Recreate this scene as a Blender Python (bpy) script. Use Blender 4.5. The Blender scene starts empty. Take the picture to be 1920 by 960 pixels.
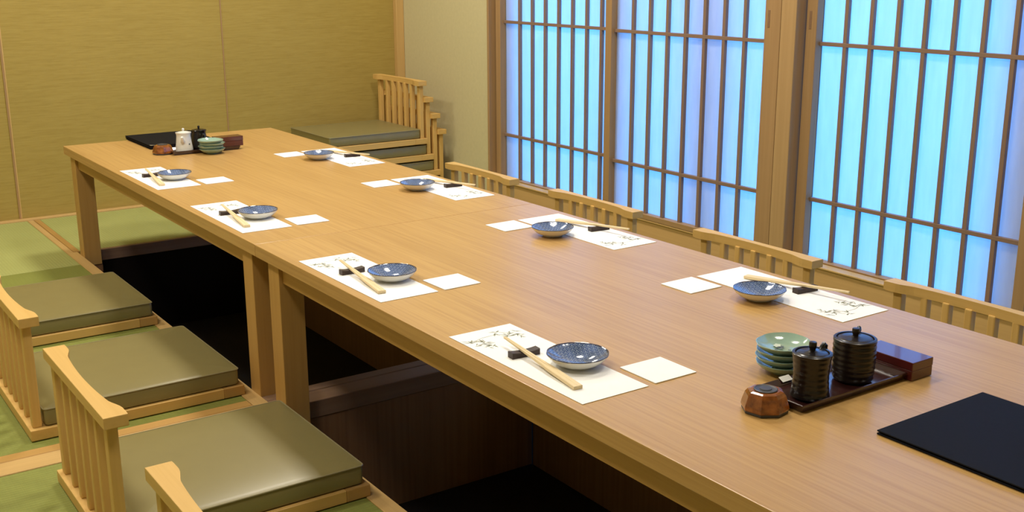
import bpy, bmesh, math, random
from mathutils import Matrix, Vector

random.seed(7)
PI = math.pi
scn = bpy.context.scene
COL = scn.collection

# ------------------------------------------------------------------ camera
cam_d = bpy.data.cameras.new('camera')
cam = bpy.data.objects.new('camera', cam_d)
COL.objects.link(cam)
R_ = Vector((0.82336557, -0.56749874, -0.00378293))
U_ = Vector((0.14643676, 0.20601083, 0.96753078))
F_ = Vector((0.54829318, 0.7971855, -0.2527249))
m = Matrix((R_, U_, -F_)).transposed().to_4x4()
m.translation = Vector((-0.94452306, -4.246708, 0.63431706))
cam.matrix_world = m
cam_d.sensor_width = 36.0
cam_d.lens = 2098.68 / 1920 * 36.0
cam_d.clip_start = 0.02
scn.camera = cam

# ------------------------------------------------------------------ world, daylight, exposure
scn.view_settings.view_transform = 'Standard'
scn.view_settings.look = 'None'
scn.view_settings.gamma = 1.0
scn.view_settings.use_curve_mapping = False
scn.view_settings.exposure = 0.0
w = bpy.data.worlds.new('world')
scn.world = w
w.use_nodes = True
w.node_tree.nodes['Background'].inputs[0].default_value = (0.35, 0.62, 1.0, 1)
w.node_tree.nodes['Background'].inputs[1].default_value = 0.1


def area(name, loc, rot, sx, sy, power, color):
    l = bpy.data.lights.new(name, 'AREA')
    l.shape = 'RECTANGLE'
    l.size, l.size_y = sx, sy
    l.energy = power
    l.color = color
    o = bpy.data.objects.new(name, l)
    o.location = loc
    o.rotation_euler = rot
    COL.objects.link(o)
    return o


# daylight standing outside behind the paper screens
DAY_P, DAY_C = 280.0, (0.05, 0.315, 0.95)
area('daylight', (3.3, -1.6, 0.5), (0, PI / 2, 0), 2.6, 6.0, DAY_P, DAY_C)

LAMP_P, LAMP_C = 16.0, (1.0, 0.935, 0.81)

Z0 = -0.40      # tatami level; the table top is z = 0
CEIL = 2.0

# ------------------------------------------------------------------ materials
MATS = {}


def newmat(name):
    mt = bpy.data.materials.new(name)
    mt.use_nodes = True
    MATS[name] = mt
    nt = mt.node_tree
    return mt, nt, nt.nodes['Principled BSDF']


def coords(nt, scale=(1, 1, 1), rot=(0, 0, 0)):
    tc = nt.nodes.new('ShaderNodeTexCoord')
    mp = nt.nodes.new('ShaderNodeMapping')
    mp.inputs['Scale'].default_value = scale
    mp.inputs['Rotation'].default_value = rot
    nt.links.new(tc.outputs['Object'], mp.inputs['Vector'])
    return mp.outputs['Vector']


def noise(nt, vec, scale, detail=3.0, rough=0.55):
    n = nt.nodes.new('ShaderNodeTexNoise')
    n.inputs['Scale'].default_value = scale
    n.inputs['Detail'].default_value = detail
    n.inputs['Roughness'].default_value = rough
    nt.links.new(vec, n.inputs['Vector'])
    return n.outputs['Fac']


def ramp(nt, fac, stops):
    r = nt.nodes.new('ShaderNodeValToRGB')
    el = r.color_ramp.elements
    el[0].position, el[0].color = stops[0][0], (*stops[0][1], 1)
    el[1].position, el[1].color = stops[-1][0], (*stops[-1][1], 1)
    for p, c in stops[1:-1]:
        e = el.new(p)
        e.color = (*c, 1)
    nt.links.new(fac, r.inputs['Fac'])
    return r.outputs['Color']


def mixc(nt, a, b, fac, mode='MIX'):
    x = nt.nodes.new('ShaderNodeMix')
    x.data_type = 'RGBA'
    x.blend_type = mode
    if isinstance(fac, float):
        x.inputs[0].default_value = fac
    else:
        nt.links.new(fac, x.inputs[0])
    nt.links.new(a, x.inputs[6])
    nt.links.new(b, x.inputs[7])
    return x.outputs[2]


def bump(nt, bs, h, strength=0.2, dist=0.001):
    b = nt.nodes.new('ShaderNodeBump')
    b.inputs['Strength'].default_value = strength
    b.inputs['Distance'].default_value = dist
    nt.links.new(h, b.inputs['Height'])
    nt.links.new(b.outputs[0], bs.inputs['Normal'])


def wood(name, c1, c2, axis='y', rough=0.45, coat=0.0, fine=1.0, spec=0.4):
    """straight fine grain running along `axis`"""
    mt, nt, bs = newmat(name)
    s = {'x': (1.2, 60, 60), 'y': (60, 1.2, 60), 'z': (60, 60, 1.2)}[axis]
    s2 = {'x': (.5, 9, 9), 'y': (9, .5, 9), 'z': (9, 9, .5)}[axis]
    n1 = noise(nt, coords(nt, tuple(v * fine for v in s)), 1.6, 4, .6)
    n2 = noise(nt, coords(nt, s2), 1.0, 3, .5)
    a = ramp(nt, n1, [(0.30, c2), (0.62, c1)])
    mid = tuple(0.5 * (p + q) for p, q in zip(c1, c2))
    b = ramp(nt, n2, [(0.30, tuple(v * .9 for v in mid)), (0.7, c1)])
    c = mixc(nt, a, b, 0.5)
    nt.links.new(c, bs.inputs['Base Color'])
    bs.inputs['Roughness'].default_value = rough
    bs.inputs['Specular IOR Level'].default_value = spec
    bs.inputs['Coat Weight'].default_value = coat
    bs.inputs['Coat Roughness'].default_value = 0.25
    bump(nt, bs, n1, 0.08, 0.0006)
    return mt


OAK, OAK_D = (0.50, 0.29, 0.085), (0.40, 0.215, 0.055)
for ax in 'xyz':
    wood('oak_' + ax, OAK, OAK_D, ax)
wood('table_oak', (0.56, 0.338, 0.115), (0.38, 0.200, 0.055), 'y', rough=0.40, coat=0.30, fine=1.7)
for ax in 'xyz':
    wood('chair_wood_' + ax, (0.68, 0.43, 0.14), (0.59, 0.355, 0.098), ax, rough=0.5)
    wood('frame_wood_' + ax, (0.40, 0.245, 0.11), (0.32, 0.185, 0.078), ax, rough=0.55)
    wood('hinoki_' + ax, (0.60, 0.39, 0.150), (0.50, 0.31, 0.110), ax, rough=0.5)
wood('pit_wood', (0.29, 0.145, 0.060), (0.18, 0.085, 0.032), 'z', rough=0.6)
wood('pit_trim', (0.27, 0.16, 0.09), (0.20, 0.11, 0.06), 'x', rough=0.55)


for ax in 'yz':
    wood('lattice_wood_' + ax, (0.26, 0.165, 0.115), (0.21, 0.13, 0.09), ax, rough=0.55)  # frame wood darkened: the backlit look of the bars is in the colour


wood('post_wood', (0.47, 0.30, 0.135), (0.39, 0.24, 0.10), 'z', rough=0.55)
wood('under_board', (0.62, 0.39, 0.155), (0.54, 0.325, 0.12), 'y', rough=0.6)


def plain(name, c, rough=0.5, spec=0.4, coat=0.0, nz=0.0, nscale=30.0, metal=0.0, bstr=0.0, coatr=0.05):
    mt, nt, bs = newmat(name)
    v = coords(nt)
    n = noise(nt, v, nscale, 3)
    col = ramp(nt, n, [(0.3, tuple(x * (1 - nz) for x in c)), (0.7, tuple(min(1, x * (1 + nz)) for x in c))])
    nt.links.new(col, bs.inputs['Base Color'])
    bs.inputs['Roughness'].default_value = rough
    bs.inputs['Specular IOR Level'].default_value = spec
    bs.inputs['Coat Weight'].default_value = coat
    bs.inputs['Coat Roughness'].default_value = coatr
    bs.inputs['Metallic'].default_value = metal
    if bstr:
        bump(nt, bs, n, bstr, 0.0008)
    return mt


plain('plaster', (0.57, 0.51, 0.30), 0.9, 0.2, nz=0.03, nscale=60, bstr=0.15)
plain('ceiling_board', (0.62, 0.52, 0.36), 0.9, 0.2, nz=0.03)
plain('vinyl', (0.215, 0.180, 0.070), 0.36, 0.7, nz=0.03, nscale=14, bstr=0.05)
plain('vinyl_piping', (0.25, 0.215, 0.115), 0.4, 0.5)
plain('paper_white', (0.90, 0.89, 0.86), 0.85, 0.1, nz=0.01)
plain('ink', (0.27, 0.28, 0.20), 0.9, 0.1, nz=0.2, nscale=200)
plain('porcelain_white', (0.74, 0.73, 0.68), 0.12, 0.5, coat=0.3)
plain('black_glaze', (0.006, 0.004, 0.004), 0.28, 0.4, coat=0.2, nz=0.3, nscale=40)
plain('dark_rest', (0.035, 0.018, 0.012), 0.45, 0.4, nz=0.2, nscale=90)
plain('celadon', (0.27, 0.39, 0.31), 0.15, 0.5, coat=0.4, nz=0.10, nscale=25)
plain('celadon_ink', (0.10, 0.13, 0.16), 0.2, 0.5)
plain('celadon_white', (0.62, 0.68, 0.58), 0.15, 0.5)
plain('black_leather', (0.006, 0.0065, 0.010), 0.7, 0.10, nz=0.1, nscale=150, bstr=0.1)
plain('black_plastic', (0.05, 0.05, 0.055), 0.4, 0.4)
plain('red_lacquer', (0.085, 0.012, 0.010), 0.25, 0.5, coat=0.5)
plain('dark_lacquer', (0.035, 0.010, 0.009), 0.22, 0.5, coat=0.5)
plain('pit_shade_black', (0.008, 0.005, 0.003), 0.8, 0.1)  # well wood with the far well's deep shade put into its colour
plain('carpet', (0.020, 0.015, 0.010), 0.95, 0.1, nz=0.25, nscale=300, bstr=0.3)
plain('label_paper', (0.75, 0.74, 0.66), 0.6, 0.3)
plain('sash', (0.55, 0.48, 0.62), 0.5, 0.3)
plain('lamp_frame', (0.55, 0.40, 0.22), 0.5, 0.3)
plain('metal_fitting', (0.70, 0.68, 0.62), 0.3, 0.5, metal=0.8)


def tatami(name, c1, c2, axis):
    mt, nt, bs = newmat(name)
    v = coords(nt)
    wv = nt.nodes.new('ShaderNodeTexWave')
    wv.wave_type = 'BANDS'
    wv.bands_direction = axis
    wv.inputs['Scale'].default_value = 30.0
    wv.inputs['Distortion'].default_value = 0.3
    nt.links.new(v, wv.inputs['Vector'])
    s = (14, 500, 14) if axis == 'X' else (500, 14, 14)
    n = noise(nt, coords(nt, s), 1.0, 2)
    n2 = noise(nt, v, 3.0, 3)
    a = ramp(nt, n, [(0.3, c2), (0.7, c1)])
    b = ramp(nt, wv.outputs['Fac'], [(0.0, tuple(x * .86 for x in c1)), (0.5, c1)])
    c = mixc(nt, a, b, 0.5)
    d = ramp(nt, n2, [(0.3, (0.90, 0.90, 0.86)), (0.7, (1, 1, 1))])
    c = mixc(nt, c, d, 1.0, 'MULTIPLY')
    nt.links.new(c, bs.inputs['Base Color'])
    bs.inputs['Roughness'].default_value = 0.6
    bs.inputs['Specular IOR Level'].default_value = 0.3
    bump(nt, bs, wv.outputs['Fac'], 0.35, 0.0015)


tatami('tatami_pale_sheen', (0.41, 0.43, 0.150), (0.35, 0.37, 0.125), 'X')  # paler colour stands in for sheen off the other weave direction
tatami('tatami_green', (0.245, 0.265, 0.060), (0.195, 0.215, 0.045), 'Y')


def grasscloth():
    mt, nt, bs = newmat('grasscloth')
    n = noise(nt, coords(nt, (12, 12, 210)), 1.0, 4, .65)
    n2 = noise(nt, coords(nt, (22, 22, 260)), 1.0, 2, .6)
    n3 = noise(nt, coords(nt, (1.5, 1.5, 1.5)), 1.0, 2)
    a = ramp(nt, n, [(0.25, (0.345, 0.245, 0.060)), (0.48, (0.40, 0.29, 0.076)), (0.75, (0.44, 0.325, 0.09))])
    b = ramp(nt, n2, [(0.26, (0.84, 0.84, 0.80)), (0.38, (1, 1, 1))])
    c = mixc(nt, a, b, 0.6, 'MULTIPLY')
    d = ramp(nt, n3, [(0.3, (0.93, 0.93, 0.9)), (0.7, (1, 1, 1))])
    c = mixc(nt, c, d, 1.0, 'MULTIPLY')
    nt.links.new(c, bs.inputs['Base Color'])
    bs.inputs['Roughness'].default_value = 0.8
    bs.inputs['Specular IOR Level'].default_value = 0.2
    bump(nt, bs, n, 0.3, 0.001)


grasscloth()


def shoji_paper():
    mt = bpy.data.materials.new('shoji_paper')
    mt.use_nodes = True
    MATS['shoji_paper'] = mt
    nt = mt.node_tree
    nt.nodes.clear()
    out = nt.nodes.new('ShaderNodeOutputMaterial')
    d = nt.nodes.new('ShaderNodeBsdfDiffuse')
    t = nt.nodes.new('ShaderNodeBsdfTranslucent')
    mx = nt.nodes.new('ShaderNodeMixShader')
    n = noise(nt, coords(nt, (60, 60, 8)), 1.0, 3)
    c = ramp(nt, n, [(0.3, (0.88, 0.90, 0.92)), (0.7, (0.94, 0.95, 0.96))])
    nt.links.new(c, d.inputs['Color'])
    nt.links.new(c, t.inputs['Color'])
    mx.inputs[0].default_value = 0.80
    nt.links.new(d.outputs[0], mx.inputs[1])
    nt.links.new(t.outputs[0], mx.inputs[2])
    nt.links.new(mx.outputs[0], out.inputs['Surface'])


shoji_paper()


def emit(name, c, s):
    mt = bpy.data.materials.new(name)
    mt.use_nodes = True
    MATS[name] = mt
    bs = mt.node_tree.nodes['Principled BSDF']
    bs.inputs['Base Color'].default_value = (0.8, 0.8, 0.8, 1)
    bs.inputs['Emission Color'].default_value = (*c, 1)
    bs.inputs['Emission Strength'].default_value = s


def burl():
    mt, nt, bs = newmat('burl_wood')
    v = coords(nt)
    n = noise(nt, v, 60, 5, .7)
    n2 = noise(nt, v, 18, 3)
    c = ramp(nt, n, [(0.30, (0.07, 0.020, 0.005)), (0.50, (0.29, 0.088, 0.016)), (0.75, (0.44, 0.155, 0.030))])
    d = ramp(nt, n2, [(0.35, (0.55, 0.5, 0.5)), (0.6, (1, 1, 1))])
    nt.links.new(mixc(nt, c, d, 1.0, 'MULTIPLY'), bs.inputs['Base Color'])
    bs.inputs['Roughness'].default_value = 0.2
    bs.inputs['Coat Weight'].default_value = 0.5
    bs.inputs['Coat Roughness'].default_value = 0.06


burl()


def plate_mats():
    """painted glaze: overlapping wave scales in blue, dark band at the rim"""
    mt, nt, bs = newmat('blue_glaze')
    tc = nt.nodes.new('ShaderNodeTexCoord')
    sp = nt.nodes.new('ShaderNodeSeparateXYZ')
    nt.links.new(tc.outputs['Object'], sp.inputs[0])
    X, Y = sp.outputs[0], sp.outputs[1]

    def M(op, a_, b_=None, c_=None):
        n = nt.nodes.new('ShaderNodeMath')
        n.operation = op
        for i_, v in enumerate((a_, b_, c_)):
            if v is None:
                continue
            if isinstance(v, (int, float)):
                n.inputs[i_].default_value = v
            else:
                nt.links.new(v, n.inputs[i_])
        return n.outputs[0]
    r_ = 0.0066
    hh = r_ * 0.5
    base = M('FLOOR', M('DIVIDE', Y, hh))
    res = 1.0
    for k_ in (0, 1, 2):          # a lower row lies over the ones above it
        j = M('SUBTRACT', base, float(k_))
        cy = M('MULTIPLY', j, hh)
        odd = M('ABSOLUTE', M('MODULO', j, 2.0))
        off = M('MULTIPLY', odd, r_)
        cx = M('ADD', M('MULTIPLY', M('ROUND', M('DIVIDE', M('SUBTRACT', X, off), 2 * r_)), 2 * r_), off)
        dx, dy = M('SUBTRACT', X, cx), M('SUBTRACT', Y, cy)
        f = M('DIVIDE', M('SQRT', M('ADD', M('MULTIPLY', dx, dx), M('MULTIPLY', dy, dy))), r_)
        inside = M('LESS_THAN', f, 1.0)
        line = M('MAXIMUM', M('GREATER_THAN', f, 0.80), M('MULTIPLY', M('GREATER_THAN', f, 0.42), M('LESS_THAN', f, 0.60)))
        res = M('ADD', M('MULTIPLY', line, inside), M('MULTIPLY', res, M('SUBTRACT', 1.0, inside)))
    n = noise(nt, coords(nt), 45, 2)
    dark = ramp(nt, n, [(0.35, (0.022, 0.045, 0.13)), (0.65, (0.045, 0.09, 0.27))])
    lite = ramp(nt, n, [(0.35, (0.17, 0.22, 0.30)), (0.65, (0.26, 0.33, 0.46))])
    pat = mixc(nt, lite, dark, res)
    rad = M('SQRT', M('ADD', M('MULTIPLY', X, X), M('MULTIPLY', Y, Y)))
    rim_ = ramp(nt, n, [(0.3, (0.035, 0.035, 0.06)), (0.7, (0.06, 0.055, 0.075))])
    col = mixc(nt, pat, rim_, M('GREATER_THAN', rad, 0.0487))
    nt.links.new(col, bs.inputs['Base Color'])
    bs.inputs['Roughness'].default_value = 0.10
    bs.inputs['Coat Weight'].default_value = 0.4
    bs.inputs['Coat Roughness'].default_value = 0.05


plate_mats()


# ------------------------------------------------------------------ mesh helpers
class MB:
    def __init__(self):
        self.bm = bmesh.new()

    def box(self, x0, x1, y0, y1, z0, z1, bev=0.0, seg=1):
        b = self.bm
        vs = [b.verts.new((x, y, z)) for z in (z0, z1) for y in (y0, y1) for x in (x0, x1)]
        fs = []
        for q in ((0, 2, 3, 1), (4, 5, 7, 6), (0, 1, 5, 4), (2, 6, 7, 3), (0, 4, 6, 2), (1, 3, 7, 5)):
            fs.append(b.faces.new([vs[i] for i in q]))
        if bev:
            es = list({e for f in fs for e in f.edges})
            bmesh.ops.bevel(b, geom=es, offset=bev, segments=seg, affect='EDGES', profile=0.6)
        return self

    def prism(self, pts, z0, z1, bev=0.0, seg=1):
        """plan outline (counter-clockwise) pulled up from z0 to z1"""
        b = self.bm
        lo = [b.verts.new((x, y, z0)) for x, y in pts]
        hi = [b.verts.new((x, y, z1)) for x, y in pts]
        n = len(pts)
        fs = [b.faces.new(list(reversed(lo))), b.faces.new(hi)]
        for i in range(n):
            j = (i + 1) % n
            fs.append(b.faces.new((lo[i], lo[j], hi[j], hi[i])))
        if bev:
            es = list({e for f in fs[:2] for e in f.edges})
            bmesh.ops.bevel(b, geom=es, offset=bev, segments=seg, affect='EDGES', profile=0.6)
        return self

    def rings(self, rings, cap0=True, cap1=True):
        """loft between vertex rings (lists of points, same count)"""
        b = self.bm
        R = [[b.verts.new(p) for p in r] for r in rings]
        n = len(R[0])
        for a, c in zip(R, R[1:]):
            for i in range(n):
                j = (i + 1) % n
                b.faces.new((a[i], a[j], c[j], c[i]))
        if cap0:
            b.faces.new(list(reversed(R[0])))
        if cap1:
            b.faces.new(R[-1])
        return self

    def lathe(self, prof, seg=40, cx=0, cy=0, cap0=True, cap1=True):
        rs = [[(cx + r * math.cos(2 * PI * i / seg), cy + r * math.sin(2 * PI * i / seg), z) for i in range(seg)] for r, z in prof]
        return self.rings(rs, cap0, cap1)

    def tube(self, pts, r, seg=8, closed=False):
        pts = [Vector(p) for p in pts]
        n = len(pts)
        rs = []
        for i, p in enumerate(pts):
            if closed:
                t = pts[(i + 1) % n] - pts[i - 1]
            else:
                t = pts[min(i + 1, n - 1)] - pts[max(i - 1, 0)]
            t.normalize()
            up = Vector((0, 0, 1)) if abs(t.z) < .95 else Vector((1, 0, 0))
            a = t.cross(up).normalized()
            c = a.cross(t)
            rr = r[i] if isinstance(r, (list, tuple)) else r
            rs.append([tuple(p + a * rr * math.cos(2 * PI * k / seg) + c * rr * math.sin(2 * PI * k / seg)) for k in range(seg)])
        if closed:
            rs.append(rs[0])
            self.rings(rs, False, False)
            bmesh.ops.remove_doubles(self.bm, verts=self.bm.verts, dist=1e-6)
        else:
            self.rings(rs)
        return self

    def xf(self, M):
        bmesh.ops.transform(self.bm, matrix=M, verts=self.bm.verts)
        return self

    def build(self, name, mat, parent=None, smooth=False, loc=None):
        bmesh.ops.recalc_face_normals(self.bm, faces=self.bm.faces)
        me = bpy.data.meshes.new(name)
        self.bm.to_mesh(me)
        self.bm.free()
        if smooth:
            me.shade_smooth()
            try:
                me.set_sharp_from_angle(angle=math.radians(40))
            except Exception:
                pass
        me.materials.append(MATS[mat])
        o = bpy.data.objects.new(name, me)
        COL.objects.link(o)
        if parent is not None:
            o.parent = parent
        if loc is not None:
            o.location = loc
        return o


def thing(name, label, cat, loc=(0, 0, 0), rz=0.0, group=None):
    o = bpy.data.objects.new(name, None)
    o.empty_display_size = 0.05
    COL.objects.link(o)
    o.location = loc
    o.rotation_euler = (0, 0, rz)
    tag(o, label, cat, group)
    return o


def tag(o, label=None, cat=None, group=None, kind=None):
    if label:
        o['label'] = label
    if cat:
        o['category'] = cat
    if group:
        o['group'] = group
    if kind:
        o['kind'] = kind
    return o


def struct(o, label):
    o['kind'] = 'structure'
    o['label'] = label
    return o


def dup(root, loc, rz, label, name=None):
    r = root.copy()
    COL.objects.link(r)
    r.location = loc
    r.rotation_euler = (0, 0, rz)
    r['label'] = label
    for ch in list(root.children):
        c = ch.copy()
        COL.objects.link(c)
        c.parent = r
        for g in list(ch.children):
            d = g.copy()
            COL.objects.link(d)
            d.parent = c
    return r


def empty_struct(name, label):
    o = bpy.data.objects.new(name, None)
    o.empty_display_size = 0.05
    COL.objects.link(o)
    return struct(o, label)


# ================================================================== THE ROOM
YB = 0.70       # back wall
XR = 1.80       # window wall
XL, YN = -2.2, -5.6
PX0, PX1 = 0.012, 0.785      # sunken leg wells
P1 = (-1.754, -0.012)        # far well (y0, y1)
P2 = (-3.62, -1.862)         # near well
ZP = -0.745

# floor: slab of tatami panels with wooden boards between them
fl = empty_struct('floor', 'raised floor of woven green tatami panels around the leg wells')


def tat(x0, x1, y0, y1, mat):
    MB().box(x0, x1, y0, y1, Z0 - 0.05, Z0, 0.0015).build('tatami_panel', mat, fl)


BX0 = -0.026     # board along the wells' left side
tat(XL, BX0, -0.19, YB - 0.035, 'tatami_pale_sheen')
tat(XL, BX0, -1.762, -0.192, 'tatami_green')
tat(XL, BX0, -3.70, -1.870, 'tatami_green')
tat(XL, BX0, YN, -3.702, 'tatami_pale_sheen')
tat(0.024, 0.90, 0.010, YB - 0.035, 'tatami_pale_sheen')
tat(0.902, XR - 0.03, 0.010, YB - 0.035, 'tatami_pale_sheen')
tat(PX1 + 0.03, XR - 0.03, -1.80, 0.008, 'tatami_green')
tat(PX1 + 0.03, XR - 0.03, -3.64, -1.802, 'tatami_green')
tat(BX0 + 0.002, XR - 0.03, YN, -3.64, 'tatami_pale_sheen')

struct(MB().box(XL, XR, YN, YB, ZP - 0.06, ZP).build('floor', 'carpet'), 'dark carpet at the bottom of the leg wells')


def board(x0, x1, y0, y1, z0, z1, mat, label, name='trim_1', bev=0.0015):
    return struct(MB().box(x0, x1, y0, y1, z0, z1, bev).build(name, mat), label)


# boards set in the floor
board(BX0, 0.0115, -3.63, -0.0, Z0 - 0.05, Z0 + 0.002, 'hinoki_y', 'wooden edge board along the left side of the leg wells', 'trim_1')
board(BX0, -0.002, 0.001, YB - 0.036, Z0 - 0.05, Z0 + 0.002, 'hinoki_y', 'light half of the double board running to the back wall', 'trim_2')
board(0.0005, 0.023, 0.012, YB - 0.036, Z0 - 0.05, Z0 + 0.001, 'oak_y', 'darker half of the double board running to the back wall', 'trim_3')
board(XL, BX0 - 0.001, -1.799, -1.763, Z0 - 0.05, Z0 + 0.001, 'oak_x', 'far half of the double board crossing the tatami', 'trim_4')
board(XL, BX0 - 0.001, -1.869, -1.8035, Z0 - 0.05, Z0 + 0.002, 'hinoki_x', 'near half of the double board crossing the tatami', 'trim_5')
board(XL, XR - 0.03, YB - 0.034, YB - 0.001, Z0 - 0.05, Z0 + 0.006, 'hinoki_x', 'light wooden sill at the foot of the back wall', 'trim_6')
# bridge between the two wells
board(PX0, PX1, -1.792, -1.755, Z0 - 0.045, Z0, 'pit_trim', 'far half of the grooved bridge between the leg wells', 'trim_7')
board(PX0, PX1, -1.860, -1.795, Z0 - 0.045, Z0, 'pit_trim', 'near half of the grooved bridge between the leg wells', 'trim_8')
board(BX0 + 0.05, PX1 + 0.03, -0.012, 0.009, Z0 - 0.042, Z0 + 0.001, 'pit_trim', 'wooden edge at the far end of the far leg well', 'trim_9')
board(PX1, PX1 + 0.029, -3.63, -0.013, Z0 - 0.05, Z0 + 0.002, 'hinoki_y', 'wooden edge board along the window side of the leg wells', 'trim_10')
board(PX0, PX1, -3.64, -3.621, Z0 - 0.05, Z0 + 0.001, 'pit_trim', 'wooden edge at the near end of the near leg well', 'trim_11')

# well lining
for (a, b), n in ((P1, 'far'), (P2, 'near')):
    struct(MB().box(PX0 - 0.018, PX0, a, b, ZP, Z0 - 0.051).build('wall_left', 'pit_wood' if n == 'near' else 'pit_shade_black'), 'dark wooden lining on the left of the %s leg well' % n)
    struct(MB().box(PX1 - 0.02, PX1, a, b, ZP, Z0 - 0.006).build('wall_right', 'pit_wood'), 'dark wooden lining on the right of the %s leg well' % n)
struct(MB().box(PX0, PX1 - 0.02, -0.008, 0.006, ZP, Z0 - 0.043).build('wall_back', 'pit_shade_black'), 'wooden lining with deep shade painted in at the far end of the far leg well')
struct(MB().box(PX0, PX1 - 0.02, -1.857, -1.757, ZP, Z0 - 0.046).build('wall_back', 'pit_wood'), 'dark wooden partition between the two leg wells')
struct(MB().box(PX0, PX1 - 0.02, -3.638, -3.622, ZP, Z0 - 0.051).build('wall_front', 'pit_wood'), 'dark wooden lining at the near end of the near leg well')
# ledges in the well corners that carry the table legs
LEG = 0.06
LZ = -0.43
k = 12
for y0 in (-0.105, -1.754, -1.928, -3.56):
    for x0 in (0.0125, 0.7045):
        board(x0, x0 + 0.06, y0, y0 + 0.065, LZ - 0.03, LZ - 0.0005, 'pit_wood', 'small wooden ledge in a corner of a leg well carrying a table leg', 'trim_%d' % k)
        k += 1

# back wall in grasscloth
bw = struct(MB().box(XL, XR + 0.1, YB, YB + 0.1, Z0 - 0.1, CEIL).build('wall_back', 'grasscloth'), 'back wall covered in ochre grasscloth')
board(-0.0485, -0.0425, YB - 0.004, YB, Z0 + 0.006, CEIL, 'frame_wood_z', 'thin brown batten on the grasscloth wall, left one', 'trim_30', 0.0008)
board(-0.0420, -0.0365, YB - 0.0012, YB, Z0 + 0.007, CEIL, 'hinoki_z', 'pale edge beside the left batten on the grasscloth wall', 'trim_31', 0.0004)
board(0.880, 0.886, YB - 0.003, YB, Z0 + 0.006, CEIL, 'frame_wood_z', 'thin brown joint strip in the middle of the grasscloth wall', 'trim_32', 0.0008)
board(1.757, 1.799, YB - 0.03, YB, Z0 + 0.006, CEIL, 'hinoki_z', 'slim wooden corner post between grasscloth wall and cream wall', 'trim_33')
# other walls and ceiling (out of frame)
struct(MB().box(XL - 0.1, XL, YN, YB + 0.1, Z0 - 0.1, CEIL).build('wall_left', 'plaster'), 'cream plaster wall on the left')
struct(MB().box(XL, XR + 0.1, YN - 0.1, YN, Z0 - 0.1, CEIL).build('wall_front', 'plaster'), 'cream plaster wall behind the viewer')
struct(MB().box(XL, XR + 0.1, YN, YB, CEIL, CEIL + 0.1).build('ceiling', 'ceiling_board'), 'pale board ceiling')

# window wall: cream wall, lower wooden wall, head
WY0, WY1 = -3.62, -0.086
struct(MB().box(XR, XR + 0.12, WY1, YB, Z0 - 0.1, CEIL).build('wall_right', 'plaster'), 'cream plaster wall between back corner and window')
struct(MB().box(XR - 0.005, XR + 0.12, WY0, WY1, Z0 - 0.1, -0.304).build('wall_right', 'under_board'), 'low wooden wall under the paper windows')
struct(MB().box(XR, XR + 0.12, WY0, WY1, 1.36, CEIL).build('wall_right', 'plaster'), 'cream plaster wall above the windows')
struct(MB().box(XR, XR + 0.12, YN, WY0, Z0 - 0.1, CEIL).build('wall_right', 'plaster'), 'cream plaster wall at the near end of the windows')
board(XR - 0.012, XR + 0.10, WY0, WY1 - 0.001, -0.3035, -0.297, 'hinoki_y', 'wooden window sill with a pale front edge', 'trim_34')
board(XR - 0.012, XR + 0.10, WY0, WY1 - 0.001, 1.32, 1.36, 'frame_wood_y', 'wooden head rail over the paper windows', 'trim_35')
board(XR - 0.008, XR + 0.075, -0.094, -0.080, -0.297, 1.32, 'frame_wood_z', 'wooden jamb beside the cream wall', 'trim_36')
board(1.785, 1.900, -1.834, -1.772, -0.297, 1.32, 'post_wood', 'wooden post between the second and third paper screens', 'trim_37')


def shoji(name, label, y1, y0, xf, first_bar, pitch, nbars, xl, stile1, stile0, zbot, pull=None, depth=0.03, label_pull=None):
    """sliding screen between y1 (far) and y0 (near); xf front of stiles, xl front of lattice"""
    t = empty_struct(name, label)
    ztop = 1.30
    MB().box(xf, xf + depth, y1 - stile1, y1, -0.296, 1.318, 0.001).build('stile', 'frame_wood_z', t)
    st = MB().box(xf, xf + depth, y0, y0 + stile0, -0.296, 1.318, 0.001).build('stile', 'frame_wood_z', t)
    MB().box(xf + 0.002, xf + depth, y0 + stile0, y1 - stile1, -0.296, zbot, 0.001).build('bottom_rail', 'frame_wood_y', t)
    MB().box(xf + 0.002, xf + depth, y0 + stile0, y1 - stile1, ztop - 0.03, 1.318, 0.001).build('top_rail', 'frame_wood_y', t)
    a, b = y1 - stile1, y0 + stile0
    for i in range(nbars):
        yb = first_bar - i * pitch
        MB().box(xl - 0.001, xl + 0.012, yb - 0.0135, yb, zbot, ztop - 0.03, 0.0006).build('lattice_bar', 'lattice_wood_z', t)
    for z in (-0.102, 0.39, 0.882):
        MB().box(xl - 0.0016, xl + 0.0115, b, a, z - 0.006, z + 0.006, 0.0006).build('lattice_rail', 'lattice_wood_y', t)
    MB().box(xl + 0.0125, xl + 0.0140, b, a, zbot, ztop - 0.03).build('paper', 'shoji_paper', t)
    if pull:
        py, pz = pull
        MB().box(xf - 0.0012, xf + 0.0015, py - 0.005, py + 0.005, pz - 0.028, pz + 0.028, 0.001).build('finger_pull', 'pit_trim', st)
    return t


shoji('window_1', 'far paper window screen with thin vertical lattice beside the cream wall', -0.1, -0.96, 1.825, -0.244, 0.0923, 8, 1.845, 0.036, 0.035, -0.292)
shoji('window_2', 'middle paper window screen in front of its neighbours', -0.905, -1.771, 1.785, -1.038, 0.0932, 7, 1.800, 0.036, 0.066, -0.277, pull=(-1.722, 0.462))
shoji('window_3', 'near paper window screen on the right behind the wooden post', -1.841, -2.680, 1.825, -1.971, 0.0923, 7, 1.845, 0.041, 0.040, -0.292, pull=(-1.857, 0.462))
shoji('window_4', 'paper window screen at the right edge of the picture', -2.640, -3.61, 1.785, -2.76, 0.0932, 8, 1.800, 0.036, 0.04, -0.277)
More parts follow.
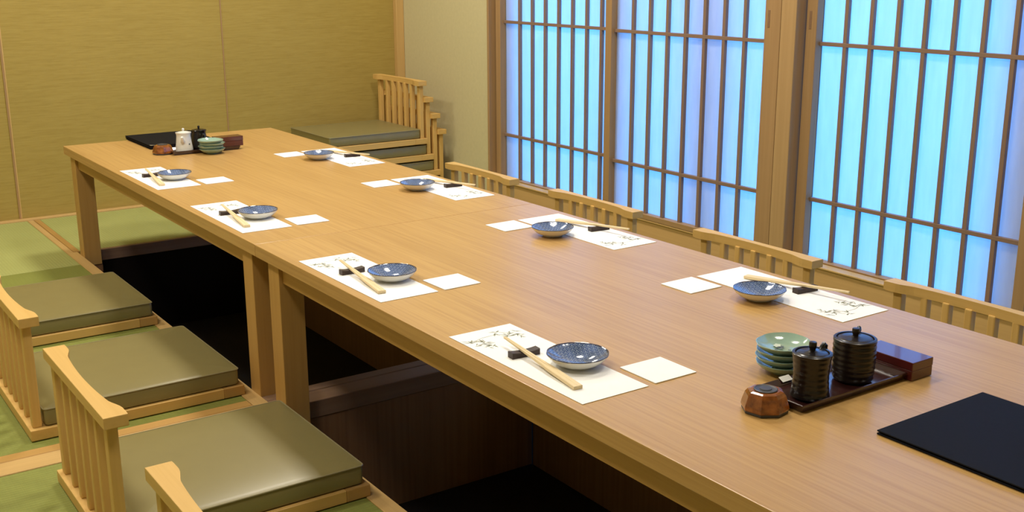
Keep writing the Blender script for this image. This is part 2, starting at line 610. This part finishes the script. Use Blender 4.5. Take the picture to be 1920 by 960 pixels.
# sash bars of the outer glazing, standing behind the paper
for i, (a, b) in enumerate(((-0.06, -0.20), (-0.86, -1.0), (-1.33, -1.52), (-2.52, -2.70), (-3.5, -3.62))):
    struct(MB().box(1.93, 1.97, b, a, -0.4, 1.4).build('trim_%d' % (40 + i), 'sash'), 'sash upright of the outer glazing, seen only as a tint behind the paper')

# ceiling lights (out of frame, they light the room)
emit('lamp_glow', LAMP_C, 6.0)
LAMPS = [
    (-0.95, -0.3, 1.2, 'square ceiling light on the left nearest the grasscloth wall'),
    (-0.95, -1.7, 1.05, 'square ceiling light on the left, middle one'),
    (-0.95, -3.1, 0.85, 'square ceiling light on the left beside the viewer'),
    (0.85, -0.3, 1.5, 'square ceiling light on the window side nearest the grasscloth wall'),
    (0.85, -1.7, 1.3, 'square ceiling light on the window side, middle one'),
    (0.85, -3.2, 0.75, 'square ceiling light on the window side, near one'),
]
for x, y, kf, lab in LAMPS:
    t = thing('ceiling_light', lab, 'ceiling light', (x, y, CEIL), 0, 'ceiling lights in two rows')
    MB().box(-0.20, 0.20, -0.20, 0.20, -0.035, -0.0005, 0.004).build('housing', 'lamp_frame', t)
    MB().box(-0.17, 0.17, -0.17, 0.17, -0.0385, -0.0355).build('diffuser', 'lamp_glow', t)
    L = area('lamp', (0, 0, -0.045), (0, 0, 0), 0.32, 0.32, LAMP_P * kf, LAMP_C)
    L.parent = t


# ================================================================== TABLES
def make_table(y0, y1, label):
    yc = (y0 + y1) / 2
    t = thing('dining_table', label, 'table', (0.40, yc, LZ), 0, 'low wooden tables placed end to end')
    H = -LZ
    hx, hy = 0.40, (y1 - y0) / 2 - 0.0006
    MB().box(-hx, hx, -hy, hy, H - 0.029, H, 0.0012, 2).build('tabletop', 'table_oak', t)
    lx, ly = hx - 0.010, hy - 0.0485
    for sx in (-1, 1):
        for sy in (-1, 1):
            xa, xb = sorted((sx * lx, sx * (lx - LEG)))
            ya, yb = sorted((sy * ly, sy * (ly - LEG)))
            MB().box(xa, xb, ya, yb, 0, H - 0.0292, 0.0012).build('leg', 'oak_z', t)
    for sx in (-1, 1):
        xa, xb = sorted((sx * (lx - 0.010), sx * (lx - 0.032)))
        MB().box(xa, xb, -ly + LEG, ly - LEG, H - 0.073, H - 0.0292, 0.001).build('apron', 'oak_y', t)
    for sy in (-1, 1):
        ya, yb = sorted((sy * (ly - 0.015), sy * (ly - 0.037)))
        MB().box(-lx + LEG, lx - LEG, ya, yb, H - 0.073, H - 0.0292, 0.001).build('apron', 'oak_x', t)
    return t


make_table(-1.81, 0.0, 'long low wooden table nearer the grasscloth wall, with the white jug on it')
make_table(-3.62, -1.81, 'long low wooden table nearer the viewer, with the two dark lidded jars on it')


# ================================================================== LEGLESS CHAIRS
CD, CW = 0.50, 0.43


wood('chair_end_grain', (0.50, 0.29, 0.09), (0.42, 0.23, 0.065), 'x', rough=0.6)


def rounded_rect(hx, hy, r, cx=0, cy=0, n=6, d=0.0):
    """points of a rounded rectangle inset by d, a fixed count whatever d"""
    pts = []
    hx, hy = hx - d, hy - d
    r = max(0.002, r - d * .5)
    m_ = 10
    for (sx, sy, a0) in ((1, 1, 0), (-1, 1, PI / 2), (-1, -1, PI), (1, -1, 1.5 * PI)):
        ox, oy = sx * (hx - r), sy * (hy - r)
        for i in range(n + 1):
            a = a0 + (PI / 2) * i / n
            pts.append((cx + ox + r * math.cos(a), cy + oy + r * math.sin(a)))
        # straight run to the next corner
        nx_, ny_ = {(1, 1): (-1, 1), (-1, 1): (-1, -1), (-1, -1): (1, -1), (1, -1): (1, 1)}[(sx, sy)]
        p = pts[-1]
        a1 = a0 + PI / 2
        q_ = (cx + nx_ * (hx - r) + r * math.cos(a1), cy + ny_ * (hy - r) + r * math.sin(a1))
        for i in range(1, m_):
            f = i / m_
            pts.append((p[0] + (q_[0] - p[0]) * f, p[1] + (q_[1] - p[1]) * f))
    return pts


def make_chair():
    t = thing('legless_chair', '', 'chair', group='legless chairs at the table')
    bx = -CD / 2
    # base frame
    MB().box(bx, bx + 0.062, -CW / 2, CW / 2, 0, 0.0255, 0.002, 2).build('rear_rail', 'chair_wood_y', t)
    MB().box(CD / 2 - 0.052, CD / 2, -CW / 2, CW / 2, 0, 0.0255, 0.002, 2).build('front_rail', 'chair_end_grain', t)
    for s in (-1, 1):
        a, b = sorted((s * (CW / 2 - 0.0002), s * (CW / 2 - 0.034)))
        MB().box(bx + 0.0622, CD / 2 - 0.0522, a, b, 0.0, 0.0255, 0.0012).build('side_rail', 'chair_wood_x', t)
    MB().box(bx + 0.0622, CD / 2 - 0.0522, -CW / 2 + 0.0345, CW / 2 - 0.0345, 0.008, 0.0235).build('seat_board', 'chair_wood_x', t)
    # slats
    ys = [-0.190, -0.117, -0.0585, 0, 0.0585, 0.117, 0.190]
    for i, y in enumerate(ys):
        e = i in (0, 6)
        w_ = 0.024 if e else 0.018
        MB().box(bx + 0.0085, bx + 0.0285, y - w_ / 2, y + w_ / 2, 0.0253, 0.2690, 0.003, 2).build('slat', 'chair_wood_z', t)
    # top rail: straight back edge, hollowed front edge
    pts = []
    hl = 0.220
    N = 40
    for i in range(N + 1):
        y = -hl + 2 * hl * i / N
        a = abs(y) / hl
        if a > 0.86:
            th = 0.043
        elif a > 0.60:
            f = (0.86 - a) / 0.26
            f = f * f * (3 - 2 * f)
            th = 0.043 - 0.013 * f
        else:
            th = 0.030 - 0.006 * (1 - (a / 0.60) ** 2)
        pts.append((bx + th, y))
    outline = [(bx + 0.0008, -hl)] + pts + [(bx + 0.0008, hl)]
    MB().prism(outline, 0.2665, 0.2885, 0.0016, 2).build('top_rail', 'chair_wood_y', t)
    # cushion
    cx0, cx1 = bx + 0.033, CD / 2 - 0.010
    cxm, hx, hy = (cx0 + cx1) / 2, (cx1 - cx0) / 2, CW / 2 - 0.007
    prof = [(0.006, 0.0258), (0.0015, 0.029), (0.0, 0.035), (0.0, 0.0655), (0.001, 0.0675), (0.005, 0.0690), (0.014, 0.0702), (0.035, 0.0722), (0.07, 0.0742), (0.11, 0.0752), (0.16, 0.0757), (0.19, 0.0758)]
    rs = []
    for d, z in prof:
        rs.append([(x, y, z) for x, y in rounded_rect(hx, hy, 0.009, cxm, 0, 6, d)])
    cu = MB().rings(rs).build('cushion', 'vinyl', t, smooth=True)
    pr = [(x, y, 0.0668) for x, y in rounded_rect(hx + 0.0006, hy + 0.0006, 0.009, cxm, 0, 6, 0)]
    MB().tube(pr, 0.0016, 6, closed=True).build('piping', 'vinyl_piping', cu, smooth=True)
    return t


first = make_chair()
LCX = -0.267
spots = [
    ((LCX, -0.828, Z0 + 0.0025), 0, 'wooden legless chair with olive cushion, farthest back on the left side of the table', None),
    ((LCX, -1.512, Z0 + 0.0025), 0, 'wooden legless chair with olive cushion, second from the back on the left side', None),
    ((LCX, -2.180, Z0 + 0.0025), 0, 'large wooden legless chair with slatted back and olive cushion in the left foreground', None),
    ((LCX, -2.850, Z0 + 0.0025), 0, 'wooden legless chair cut off by the bottom edge, only its curved top rail showing', None),
    ((1.060, -0.797, Z0 + 0.0025), PI, 'wooden legless chair on the window side in front of the stacked chairs', None),
    ((1.066, -1.460, Z0 + 0.0025), PI, 'wooden legless chair on the window side before the middle paper screen', None),
    ((1.058, -2.175, Z0 + 0.0025), PI, 'wooden legless chair on the window side in front of the wooden post', None),
    ((1.060, -2.835, Z0 + 0.0025), PI, 'wooden legless chair on the window side cut off by the right edge', None),
]
for i, (loc, rz, lab, g) in enumerate(spots):
    if i == 0:
        first.location = loc
        first['label'] = lab
    else:
        dup(first, loc, rz, lab)
names = ['lowest', 'second lowest', 'second highest', 'top']
for i in range(4):
    zc = Z0 + 0.0025 + 0.0763 * i
    c = dup(first, (1.495 - 0.034 * i, 0.415 + (0.002, -0.002, 0.001, 0)[i], zc), PI,
            ['legless chair at the bottom of the stack in the back corner',
             'second legless chair from the bottom of the corner stack',
             'third legless chair from the bottom of the corner stack',
             'topmost legless chair of the corner stack, its olive cushion open to view'][i])
    c['group'] = 'legless chairs stacked in the corner'


# ================================================================== PLACE SETTINGS
def make_mat(length=0.38, width=0.13):
    """paper place mat, local: x = width, y = length, print at +y end"""
    o = MB().box(-width / 2, width / 2, -length / 2, length / 2, 0.0, 0.0007).build('placemat', 'paper_white')
    b = MB()
    z = 0.0009

    def leaf(x, y, a, L, wd):
        ca, sa = math.cos(a), math.sin(a)
        q_ = [(0, 0), (L * .35, wd), (L, 0), (L * .35, -wd)]
        b.bm.faces.new([b.bm.verts.new((x + u * ca - v * sa, y + u * sa + v * ca, z)) for u, v in q_])

    def stem(p, q_, wd):
        dx, dy = q_[0] - p[0], q_[1] - p[1]
        L = math.hypot(dx, dy)
        nx, ny = -dy / L * wd, dx / L * wd
        b.bm.faces.new([b.bm.verts.new(c) for c in ((p[0] + nx, p[1] + ny, z), (p[0] - nx, p[1] - ny, z), (q_[0] - nx * .6, q_[1] - ny * .6, z), (q_[0] + nx * .6, q_[1] + ny * .6, z))])
    rd = random.Random(3)
    y0 = length / 2
    stem((-0.052, y0 - 0.052), (-0.022, y0 - 0.040), 0.0006)
    stem((-0.022, y0 - 0.040), (0.005, y0 - 0.038), 0.0007)
    stem((0.005, y0 - 0.038), (0.030, y0 - 0.052), 0.0006)
    stem((-0.030, y0 - 0.044), (-0.036, y0 - 0.085), 0.0006)
    stem((0.020, y0 - 0.030), (0.050, y0 - 0.062), 0.0005)
    for (cx, cy, n, sp) in ((-0.036, y0 - 0.060, 15, 0.014), (-0.028, y0 - 0.078, 8, 0.010), (0.034, y0 - 0.045, 12, 0.014), (0.046, y0 - 0.064, 8, 0.009), (0.018, y0 - 0.028, 6, 0.009), (-0.045, y0 - 0.045, 5, 0.008)):
        for i in range(n):
            leaf(cx + rd.uniform(-sp, sp), cy + rd.uniform(-sp, sp), rd.uniform(2.2, 5.2) if rd.random() < .75 else rd.uniform(0, 6.28), rd.uniform(.009, .018), rd.uniform(.0009, .0018))
    b.build('bamboo_print', 'ink', o)
    return tag(o, '', 'placemat', 'paper placemats along the table')


def make_plate():
    t = thing('small_plate', '', 'plate', group='blue patterned plates at each place')
    R0 = 0.050
    seg, nr = 140, 22
    # inner (glazed) surface
    bm = bmesh.new()

    def rim(a):
        return 1 + 0.016 * abs(math.cos(6 * a))

    def h_in(f):
        return 0.0045 + 0.0177 * max(0, (f - .20) / .80) ** 1.7
    rows = []
    for i in range(nr + 1):
        f = (i + 0.4) / (nr + 0.4)
        row = []
        for k_ in range(seg):
            a = 2 * PI * k_ / seg
            rr = R0 * f * (1 + (rim(a) - 1) * f ** 4)
            row.append(bm.verts.new((rr * math.cos(a), rr * math.sin(a), h_in(f) )))
        rows.append(row)
    for f, z in ((1.008, 0.0222), (1.012, 0.0214), (1.010, 0.0208)):
        rows.append([bm.verts.new((R0 * f * rim(2 * PI * k_ / seg) * math.cos(2 * PI * k_ / seg), R0 * f * rim(2 * PI * k_ / seg) * math.sin(2 * PI * k_ / seg), z)) for k_ in range(seg)])
    bm.faces.new(rows[0])
    for a, c in zip(rows, rows[1:]):
        for i in range(seg):
            j = (i + 1) % seg
            bm.faces.new((a[i], a[j], c[j], c[i]))
    bmesh.ops.recalc_face_normals(bm, faces=bm.faces)
    me = bpy.data.meshes.new('glazed_inside')
    bm.to_mesh(me)
    bm.free()
    me.shade_smooth()
    me.materials.append(MATS['blue_glaze'])
    gl = bpy.data.objects.new('glazed_inside', me)
    COL.objects.link(gl)
    gl.parent = t
    # white outside with foot ring
    rs = []
    for f, z, sc in ((0.20, 0.0012, 0), (0.42, 0.0010, 0), (0.44, 0.0, 0), (0.48, 0.0, 0), (0.50, 0.0024, 0), (0.66, 0.0046, .2), (0.80, 0.0085, .5), (0.91, 0.0138, .8), (0.98, 0.0188, 1), (1.005, 0.0212, 1)):
        rs.append([(R0 * f * (1 + (rim(2 * PI * k_ / seg) - 1) * sc) * math.cos(2 * PI * k_ / seg), R0 * f * (1 + (rim(2 * PI * k_ / seg) - 1) * sc) * math.sin(2 * PI * k_ / seg), z ) for k_ in range(seg)])
    MB().rings(rs, True, False).build('outside', 'porcelain_white', t, smooth=True)
    return t


def make_rest():
    """black wooden chopstick rest, long axis x, dished top"""
    b = MB()
    L, W = 0.053, 0.016
    rs = []
    for i in range(13):
        x = -L / 2 + L * i / 12
        f = abs(x) / (L / 2)
        zt = 0.0085 + 0.0022 * f ** 2
        rs.append([(x, -W / 2, 0), (x, W / 2, 0), (x, W / 2, zt - .0008), (x, W / 2 - .001, zt), (x, -W / 2 + .001, zt), (x, -W / 2, zt - .0008)])
    b.rings(rs)
    o = b.build('chopstick_rest', 'dark_rest')
    return tag(o, '', 'chopstick rest', 'black chopstick rests')


def make_chopsticks():
    """joined pair of disposable chopsticks, local: thick end at y=0, tip at y=L"""
    t = thing('chopsticks', '', 'chopsticks', group='joined wooden chopsticks')
    L = 0.235
    for s in (-1, 1):
        rs = []
        for i in range(15):
            f = i / 14
            y = L * f
            # broad flat handle, then a stepped slimmer shaft
            wd = 0.0080 - 0.0008 * f / .38 if f < .38 else 0.0060 - 0.0034 * (f - .38) / .62
            h = 0.0062 * (1 - f) + 0.0036 * f
            x0 = s * 0.00008 if f < .42 else s * (0.0003)
            x1 = s * wd
            zc = h / 2
            ch = 0.0007
            xa, xb = sorted((x0, x1))
            rs.append([(xa + ch, y, zc - h / 2), (xb - ch, y, zc - h / 2), (xb, y, zc - h / 2 + ch), (xb, y, zc + h / 2 - ch), (xb - ch, y, zc + h / 2), (xa + ch, y, zc + h / 2), (xa, y, zc + h / 2 - ch), (xa, y, zc - h / 2 + ch)])
        MB().rings(rs).build('stick', 'chopstick_wood', t)
    return t


wood('chopstick_wood', (0.80, 0.65, 0.40), (0.73, 0.56, 0.31), 'y', rough=0.6)


def make_napkin():
    """small folded square paper, local centre"""
    h = 0.0435
    b = MB()
    b.prism([(-h, -h + .001), (-h + .001, -h), (h - .001, -h), (h, -h + .001), (h, h - .001), (h - .001, h), (-h + .001, h), (-h, h - .001)], 0, 0.0014)
    o = b.build('paper_coaster', 'paper_white')
    return tag(o, '', 'coaster', 'square white papers beside the placemats')


mat0, plate0, rest0, chop0, nap0 = make_mat(), make_plate(), make_rest(), make_chopsticks(), make_napkin()
used = False
# (side, reference y, words, mat scale, small offsets plate/rest)
PL = [
    ('L', -1.024, 'at the left place nearest the back wall', 1.0, (0, 0)),
    ('L', -1.687, 'at the second left place from the back', 1.013, (0.0, 0.004)),
    ('L', -2.394, 'at the left place beside the middle table legs', 1.0, (0, -0.008)),
    ('L', -3.027, 'at the left place nearest the viewer', 1.0, (0, 0)),
    ('R', -0.625, 'at the window-side place nearest the stacked chairs', 1.0, (0, 0.0)),
    ('R', -1.278, 'at the second window-side place from the back', 1.0, (0.006, 0.002)),
    ('R', -1.958, 'at the window-side place opposite the wooden post', 1.0, (-0.012, 0.0)),
    ('R', -2.610, 'at the window-side place nearest the viewer', 1.0, (0.0, -0.006)),
]


def put(src, loc, rz, label, rot=None):
    global used
    if not used:
        src.location = loc
        src.rotation_euler = (0, 0, rz)
        src['label'] = label
        o = src
    else:
        o = dup(src, loc, rz, label)
    if rot:
        o.rotation_euler = rot
    return o


for i, (side, y, words_, ms, (ox, oy)) in enumerate(PL):
    used = i > 0
    if side == 'L':
        def W(x, yy): return (x, y + yy)
        rz = 0.0
        sgn = 1
    else:
        def W(x, yy): return (0.80 - x, y - yy)
        rz = PI
        sgn = -1
    jit = (0.004, -0.006, 0.003, 0.0, 0.002, -0.008, 0.007, 0.0)[i]
    mx, my = W(0.0855, 0.19 * ms)
    mo = put(mat0, (mx, my, 0.0004), rz + jit, 'white paper placemat with faint bamboo print ' + words_)
    if ms != 1.0:
        mo.scale = (1, ms, 1)
    if side == 'L':
        px_, py_ = 0.1165 + ox, y + 0.136 + oy
        rx, ry = 0.072, y + 0.224
        nx_, ny_ = 0.2095, y + 0.045
        tip, butt = (0.074, y + 0.283), (0.051, y + 0.050)
    else:
        px_, py_ = 0.634 + ox, y - 0.184 + oy
        rx, ry = 0.745, y - 0.208
        nx_, ny_ = 0.593, y - 0.043
        tip, butt = (0.762, y - 0.300), (0.722, y - 0.070)
    on_mat = 0.0013
    put(plate0, (px_, py_, on_mat), i * 0.9, 'small scalloped plate with blue scale pattern ' + words_)
    put(rest0, (rx, ry, on_mat), rz + (0.03, -0.05, 0.0, -0.08, -0.12, -0.08, -0.10, -0.10)[i], 'black wooden chopstick rest ' + words_)
    # chopsticks: thick end on the mat, leaning over the rest
    dx, dy = tip[0] - butt[0], tip[1] - butt[1]
    L = math.hypot(dx, dy)
    az = math.atan2(dy, dx) - PI / 2
    dr = math.hypot(rx - butt[0], ry - butt[1])
    tilt = math.atan2(0.0096, dr)
    put(chop0, (butt[0], butt[1], on_mat + 0.0002), 0, 'pair of joined pale wooden chopsticks ' + words_, rot=(tilt, 0, az))
    put(nap0, (nx_, ny_, 0.0004), rz + (0.02, -0.03, 0.02, 0.0, 0.03, 0.0, 0.01, 0.02)[i], 'small square of folded white paper ' + words_)


# ================================================================== CONDIMENT SETS
def make_tray(loc, rz, label):
    """rectangular lacquer tray, long axis x, local centre"""
    L, W = 0.120, 0.0485
    t = thing('tray', label, 'tray', loc, rz, 'dark lacquer condiment trays')
    MB().box(-L + .005, L - .005, -W + .005, W - .005, 0.0, 0.0045, 0.001).build('tray_base', 'dark_lacquer', t)

    def ring(d, z):
        return [(-L + d, -W + d, z), (L - d, -W + d, z), (L - d, W - d, z), (-L + d, W - d, z)]
    # flared rim, leaning outwards
    MB().rings([ring(.0048, .0006), ring(.0002, .0108), ring(0, .0125), ring(.0016, .0130), ring(.0100, .0060), ring(.0110, .0046), ring(.0048, .0006)], False, False).build('rim', 'dark_lacquer', t)
    return t


def make_jar(name, loc, rz, label, r, h, mat, ribs, waist, knob_r, knob_h, cat='jar', kmat=None, spout=True):
    t = thing(name, label, cat, loc, rz)
    prof = [(r * .55, 0.0), (r * .80, 0.0), (r * .86, 0.002)]
    n = 30
    for i in range(n + 1):
        f = i / n
        z = 0.004 + (h - 0.006) * f
        rr = r * (0.93 + .07 * min(1, f * 3)) if not waist else r * (1 - waist * math.sin(PI * min(1, f * 1.05)) + .02)
        rr += ribs * math.sin(f * 2 * PI * 7.5)
        prof.append((rr, z))
    top = prof[-1][0]
    prof += [(top + .0004, h - .001), (top - .001, h), (top - .004, h), (top - .0048, h - .0035), (top - .0055, h - .012), (0.002, h - .013)]
    MB().lathe(prof, 48, cap0=True, cap1=True).build('body', mat, t, smooth=True)
    lr = top - 0.0052
    lid = MB().lathe([(lr - .001, h - .0034), (lr, h - .0018), (lr - .002, h - .0004), (lr * .75, h + .0004), (lr * .4, h + .0012), (knob_r + .0015, h + .0018), (knob_r * .8, h + .0030)], 40).build('lid', mat, t, smooth=True)
    MB().lathe([(knob_r * .78, h + .0022), (knob_r * .75, h + .005), (knob_r, h + .0075), (knob_r, h + .0025 + knob_h), (knob_r * .88, h + .0038 + knob_h), (knob_r * .3, h + .0042 + knob_h)], 24).build('knob', kmat or mat, lid, smooth=True)
    return t, top


def side_loop(t, x, r, h, mat, name='handle'):
    pts = [(0, r - .003, h - .002), (0, r + .001, h + .003), (0, r + .006, h + .0055), (0, r + .0120, h + .001), (0, r + .0135, h - .010), (0, r + .011, h - .022), (0, r - .001, h - .030)]
    MB().tube(pts, [.0035, .0036, .0036, .0034, .0032, .003, .0028], 10).build(name, mat, t, smooth=True)


# --- near set
make_tray((0.377, -3.1915, 0.0004), 0.0, 'dark lacquer tray under the two dark lidded jars')
j1, tp = make_jar('soy_sauce_jar', (0.310, -3.207, 0.0052), -1.35, 'smaller black lidded jar with ribbed waist, on the near tray', 0.0285, 0.071, 'black_glaze', 0.00028, 0.10, 0.0058, 0.012)
side_loop(j1, 0, tp, 0.069, 'black_glaze')
plain('brown_glaze', (0.012, 0.007, 0.006), 0.32, 0.4, coat=0.15, nz=0.3, nscale=60)
j2, tp = make_jar('condiment_jar', (0.421, -3.196, 0.0052), -1.03, 'larger dark brown lidded jar with ribbed sides, on the near tray', 0.0325, 0.069, 'brown_glaze', 0.00055, 0.0, 0.0058, 0.011)
side_loop(j2, 0, tp, 0.067, 'black_glaze')


def make_box(loc, rz, hx, hy, h, label):
    t = thing('lacquer_box', label, 'box', loc, rz)
    MB().box(-hx, hx, -hy, hy, 0, h * .55, 0.0008).build('box_base', 'red_lacquer', t)
    MB().box(-hx - .0004, hx + .0004, -hy - .0004, hy + .0004, h * .555, h, 0.0012, 2).build('lid', 'red_lacquer', t)
    return t


make_box((0.5235, -3.198, 0.0004), 0, 0.0255, 0.050, 0.0305, 'dark red lacquer box at the end of the near tray')
# white slip on the tray rim
s = tag(MB().box(-0.011, 0.011, -0.0055, 0.0055, 0, 0.0006).build('paper_slip', 'label_paper'), 'small white paper slip lying on the rim of the near tray', 'paper slip')
s.location = (0.3236, -3.1475, 0.0128)
s.rotation_euler = (math.radians(28), 0, 0)


def make_button(loc, rz, label):
    t = thing('call_button', label, 'call button', loc, rz, 'wooden table call buttons')

    def oct_(r, z, sq=0.0):
        pts = []
        for i in range(8):
            a = PI / 8 + i * PI / 4
            pts.append((r * math.cos(a), r * math.sin(a), z))
        return pts
    MB().rings([oct_(.0330, 0), oct_(.0340, .001), oct_(.0340, .0045)]).build('foot', 'black_plastic', t)
    MB().rings([oct_(.0345, .0046), oct_(.0352, .007), oct_(.0345, .012), oct_(.0300, .026), oct_(.0262, .0308), oct_(.022, .0322)]).build('body', 'burl_wood', t)
    MB().lathe([(.0172, .0318), (.0172, .0335), (.0160, .0340), (.0150, .0332), (.0090, .0332), (.0085, .0342), (.0065, .0345), (.002, .0342)], 32).build('push_button', 'black_plastic', t, smooth=True)
    return t


make_button((0.226, -3.196, 0.0004), 0.2, 'faceted amber wooden call button beside the near tray')


def make_leaf_plate(label):
    """shallow celadon plate with a softly lobed rim"""
    t = thing('celadon_plate', label, 'plate', group='stacked celadon plates')
    seg = 64

    def ring(f, z, lob):
        pts = []
        for i in range(seg):
            a = 2 * PI * i / seg
            k_ = 1 + lob * 0.03 * abs(math.cos(4 * a)) - lob * .015
            zz = z + lob * 0.0008 * math.cos(2 * a)
            pts.append((0.047 * f * k_ * math.cos(a), 0.043 * f * k_ * math.sin(a), zz))
        return pts
    MB().rings([ring(.30, .0006, 0), (ring(.42, 0, 0)), ring(.46, 0.0, 0), ring(.49, .0025, 0), ring(.70, .0055, .2), ring(.88, .0105, .6), ring(1.0, .0165, 1), ring(1.01, .0178, 1), ring(.985, .0182, 1), ring(.86, .0132, .6), ring(.70, .0088, .2), ring(.45, .0056, 0), ring(.2, .0048, 0), ring(.05, .0046, 0)]).build('dish', 'celadon', t, smooth=True)
    return t


def celadon_art(t):
    """painted motif inside a top plate"""
    b = MB()
    rd = random.Random(5)
    for i in range(7):
        cx, cy = rd.uniform(-.018, .010), rd.uniform(-.018, .012)
        r = rd.uniform(.0025, .0045)
        z = .0049 + 0.0022
        pts = [(cx + r * math.cos(a * PI / 4) * (1 if a % 2 else .6), cy + r * math.sin(a * PI / 4) * (1 if a % 2 else .6), z) for a in range(8)]
        b.bm.faces.new([b.bm.verts.new(p) for p in pts])
    b.build('painted_flower', 'celadon_ink', t)
    b = MB()
    pts = [(.010 + .010 * math.cos(a * PI / 5) * (1 if a % 2 else .7), .012 + .007 * math.sin(a * PI / 5) * (1 if a % 2 else .7), .0074) for a in range(10)]
    b.bm.faces.new([b.bm.verts.new(p) for p in pts])
    b.build('painted_cloud', 'celadon_white', t)


cel0 = make_leaf_plate('')
NL = ['bottom celadon plate of the near stack of four', 'second lowest celadon plate of the near stack', 'third celadon plate up in the near stack', 'top celadon plate of the near stack with painted flowers inside']
FL = ['bottom celadon plate of the far stack by the white jug', 'second lowest celadon plate of the far stack', 'third celadon plate up in the far stack', 'top celadon plate of the far stack by the white jug']
for i in range(4):
    loc = (0.371 + (0, -.001, .0, -.001)[i], -3.100 + (0, .001, 0, .001)[i], 0.0004 + 0.0104 * i)
    if i == 0:
        cel0.location = loc
        cel0.rotation_euler = (0, 0, 0.5)
        cel0['label'] = NL[0]
    else:
        o = dup(cel0, loc, 0.5 + (0, .15, -.1, .05)[i], NL[i])
        if i == 3:
            celadon_art(o)
for i in range(4):
    o = dup(cel0, (0.385 + (0, -.003, .001, -.004)[i], -0.478 + (0, .002, 0, .0)[i], 0.0004 + 0.0100 * i), 1.3 + i * .1, FL[i])
    o['group'] = 'stacked celadon plates by the white jug'

# --- far set (turned half round)
make_tray((0.377, -0.404, 0.0004), PI, 'dark lacquer tray under the white and black jugs')


def make_jug(loc, rz, label, mat, name):
    t = thing(name, label, 'jug', loc, rz, None)
    prof = [(.022, 0), (.0285, 0), (.0300, .002), (.0300, .008), (.0285, .020), (.0262, .036), (.0245, .050), (.0240, .057), (.0255, .063), (.0268, .0662), (.0262, .0670), (.0240, .0668), (.0228, .0650), (.0225, .058), (.002, .057)]
    MB().lathe(prof, 40).build('body', mat, t, smooth=True)
    lid = MB().lathe([(.0210, .0652), (.0222, .0665), (.0218, .0680), (.015, .0700), (.006, .0712), (.004, .0716)], 32).build('lid', mat, t, smooth=True)
    MB().lathe([(.0030, .0708), (.0028, .0730), (.0042, .0760), (.0042, .0790), (.0030, .0812), (.001, .0818)], 20).build('knob', mat, lid, smooth=True)
    # pouring spout low on the body
    MB().tube([(0, -.020, .034), (0, -.027, .037), (0, -.032, .043), (0, -.036, .051), (0, -.0385, .0555)], [.0080, .0078, .0065, .0048, .0040], 14).build('spout', mat, t, smooth=True)
    return t


jg = make_jug((0.309, -0.412, 0.0052), -0.45, 'white porcelain lidded jug with a short spout, on the far tray', 'porcelain_white', 'white_jug')
# tiny blue dot on the jug
MB().lathe([(.0028, 0), (.0028, .0005), (.001, .0006)], 12).xf(Matrix.Rotation(PI / 2, 4, 'X')).build('blue_dot', 'celadon_ink', jg, loc=(0.0205, -0.0188, 0.028)).rotation_euler = (0, 0, 0.83)
make_jug((0.374, -0.384, 0.0052), 0.1, 'black lidded jug behind the white jug on the far tray', 'black_glaze', 'black_jug')
make_box((0.462, -0.424, 0.0130), 0.0, 0.048, 0.024, 0.034, 'dark red lacquer box on the right end of the far tray')
make_button((0.240, -0.391, 0.0004), 0.2, 'faceted amber wooden call button left of the white jug')


# --- menus
def make_menu(loc, rz, label, hx, hy, rx=0.0):
    t = thing('menu_folder', label, 'menu', loc, rz, None)
    MB().box(-hx, hx, -hy, hy, 0.0, 0.0024, 0.0006).build('back_cover', 'black_leather', t)
    MB().box(-hx + .004, hx - .002, -hy + .003, hy - .003, 0.0025, 0.0042).build('pages', 'dark_rest', t)
    MB().box(-hx, hx, -hy, hy, 0.0043, 0.0066, 0.0006).build('front_cover', 'black_leather', t)
    MB().box(hx - .0005, hx + .0018, -hy, hy, 0.0004, 0.0062, 0.0004).build('spine', 'black_leather', t)
    return t


make_menu((0.411, -3.476, 0.0004), 0.0, 'closed black menu folder lying at the near end of the table', 0.123, 0.130)
make_menu((0.356, -0.123, 0.0004), 0.0, 'lower black menu folder at the far end of the table', 0.123, 0.152)
o = make_menu((0.356, -0.121, 0.0072), 0.006, 'upper black menu folder on another at the far end of the table', 0.123, 0.152)
for (x, y) in ((-0.1175, -0.146),):
    MB().prism([(x - .004, y - .004), (x + .014, y - .004), (x - .004, y + .014)], 0.0066, 0.0072).build('metal_corner', 'metal_fitting', o)
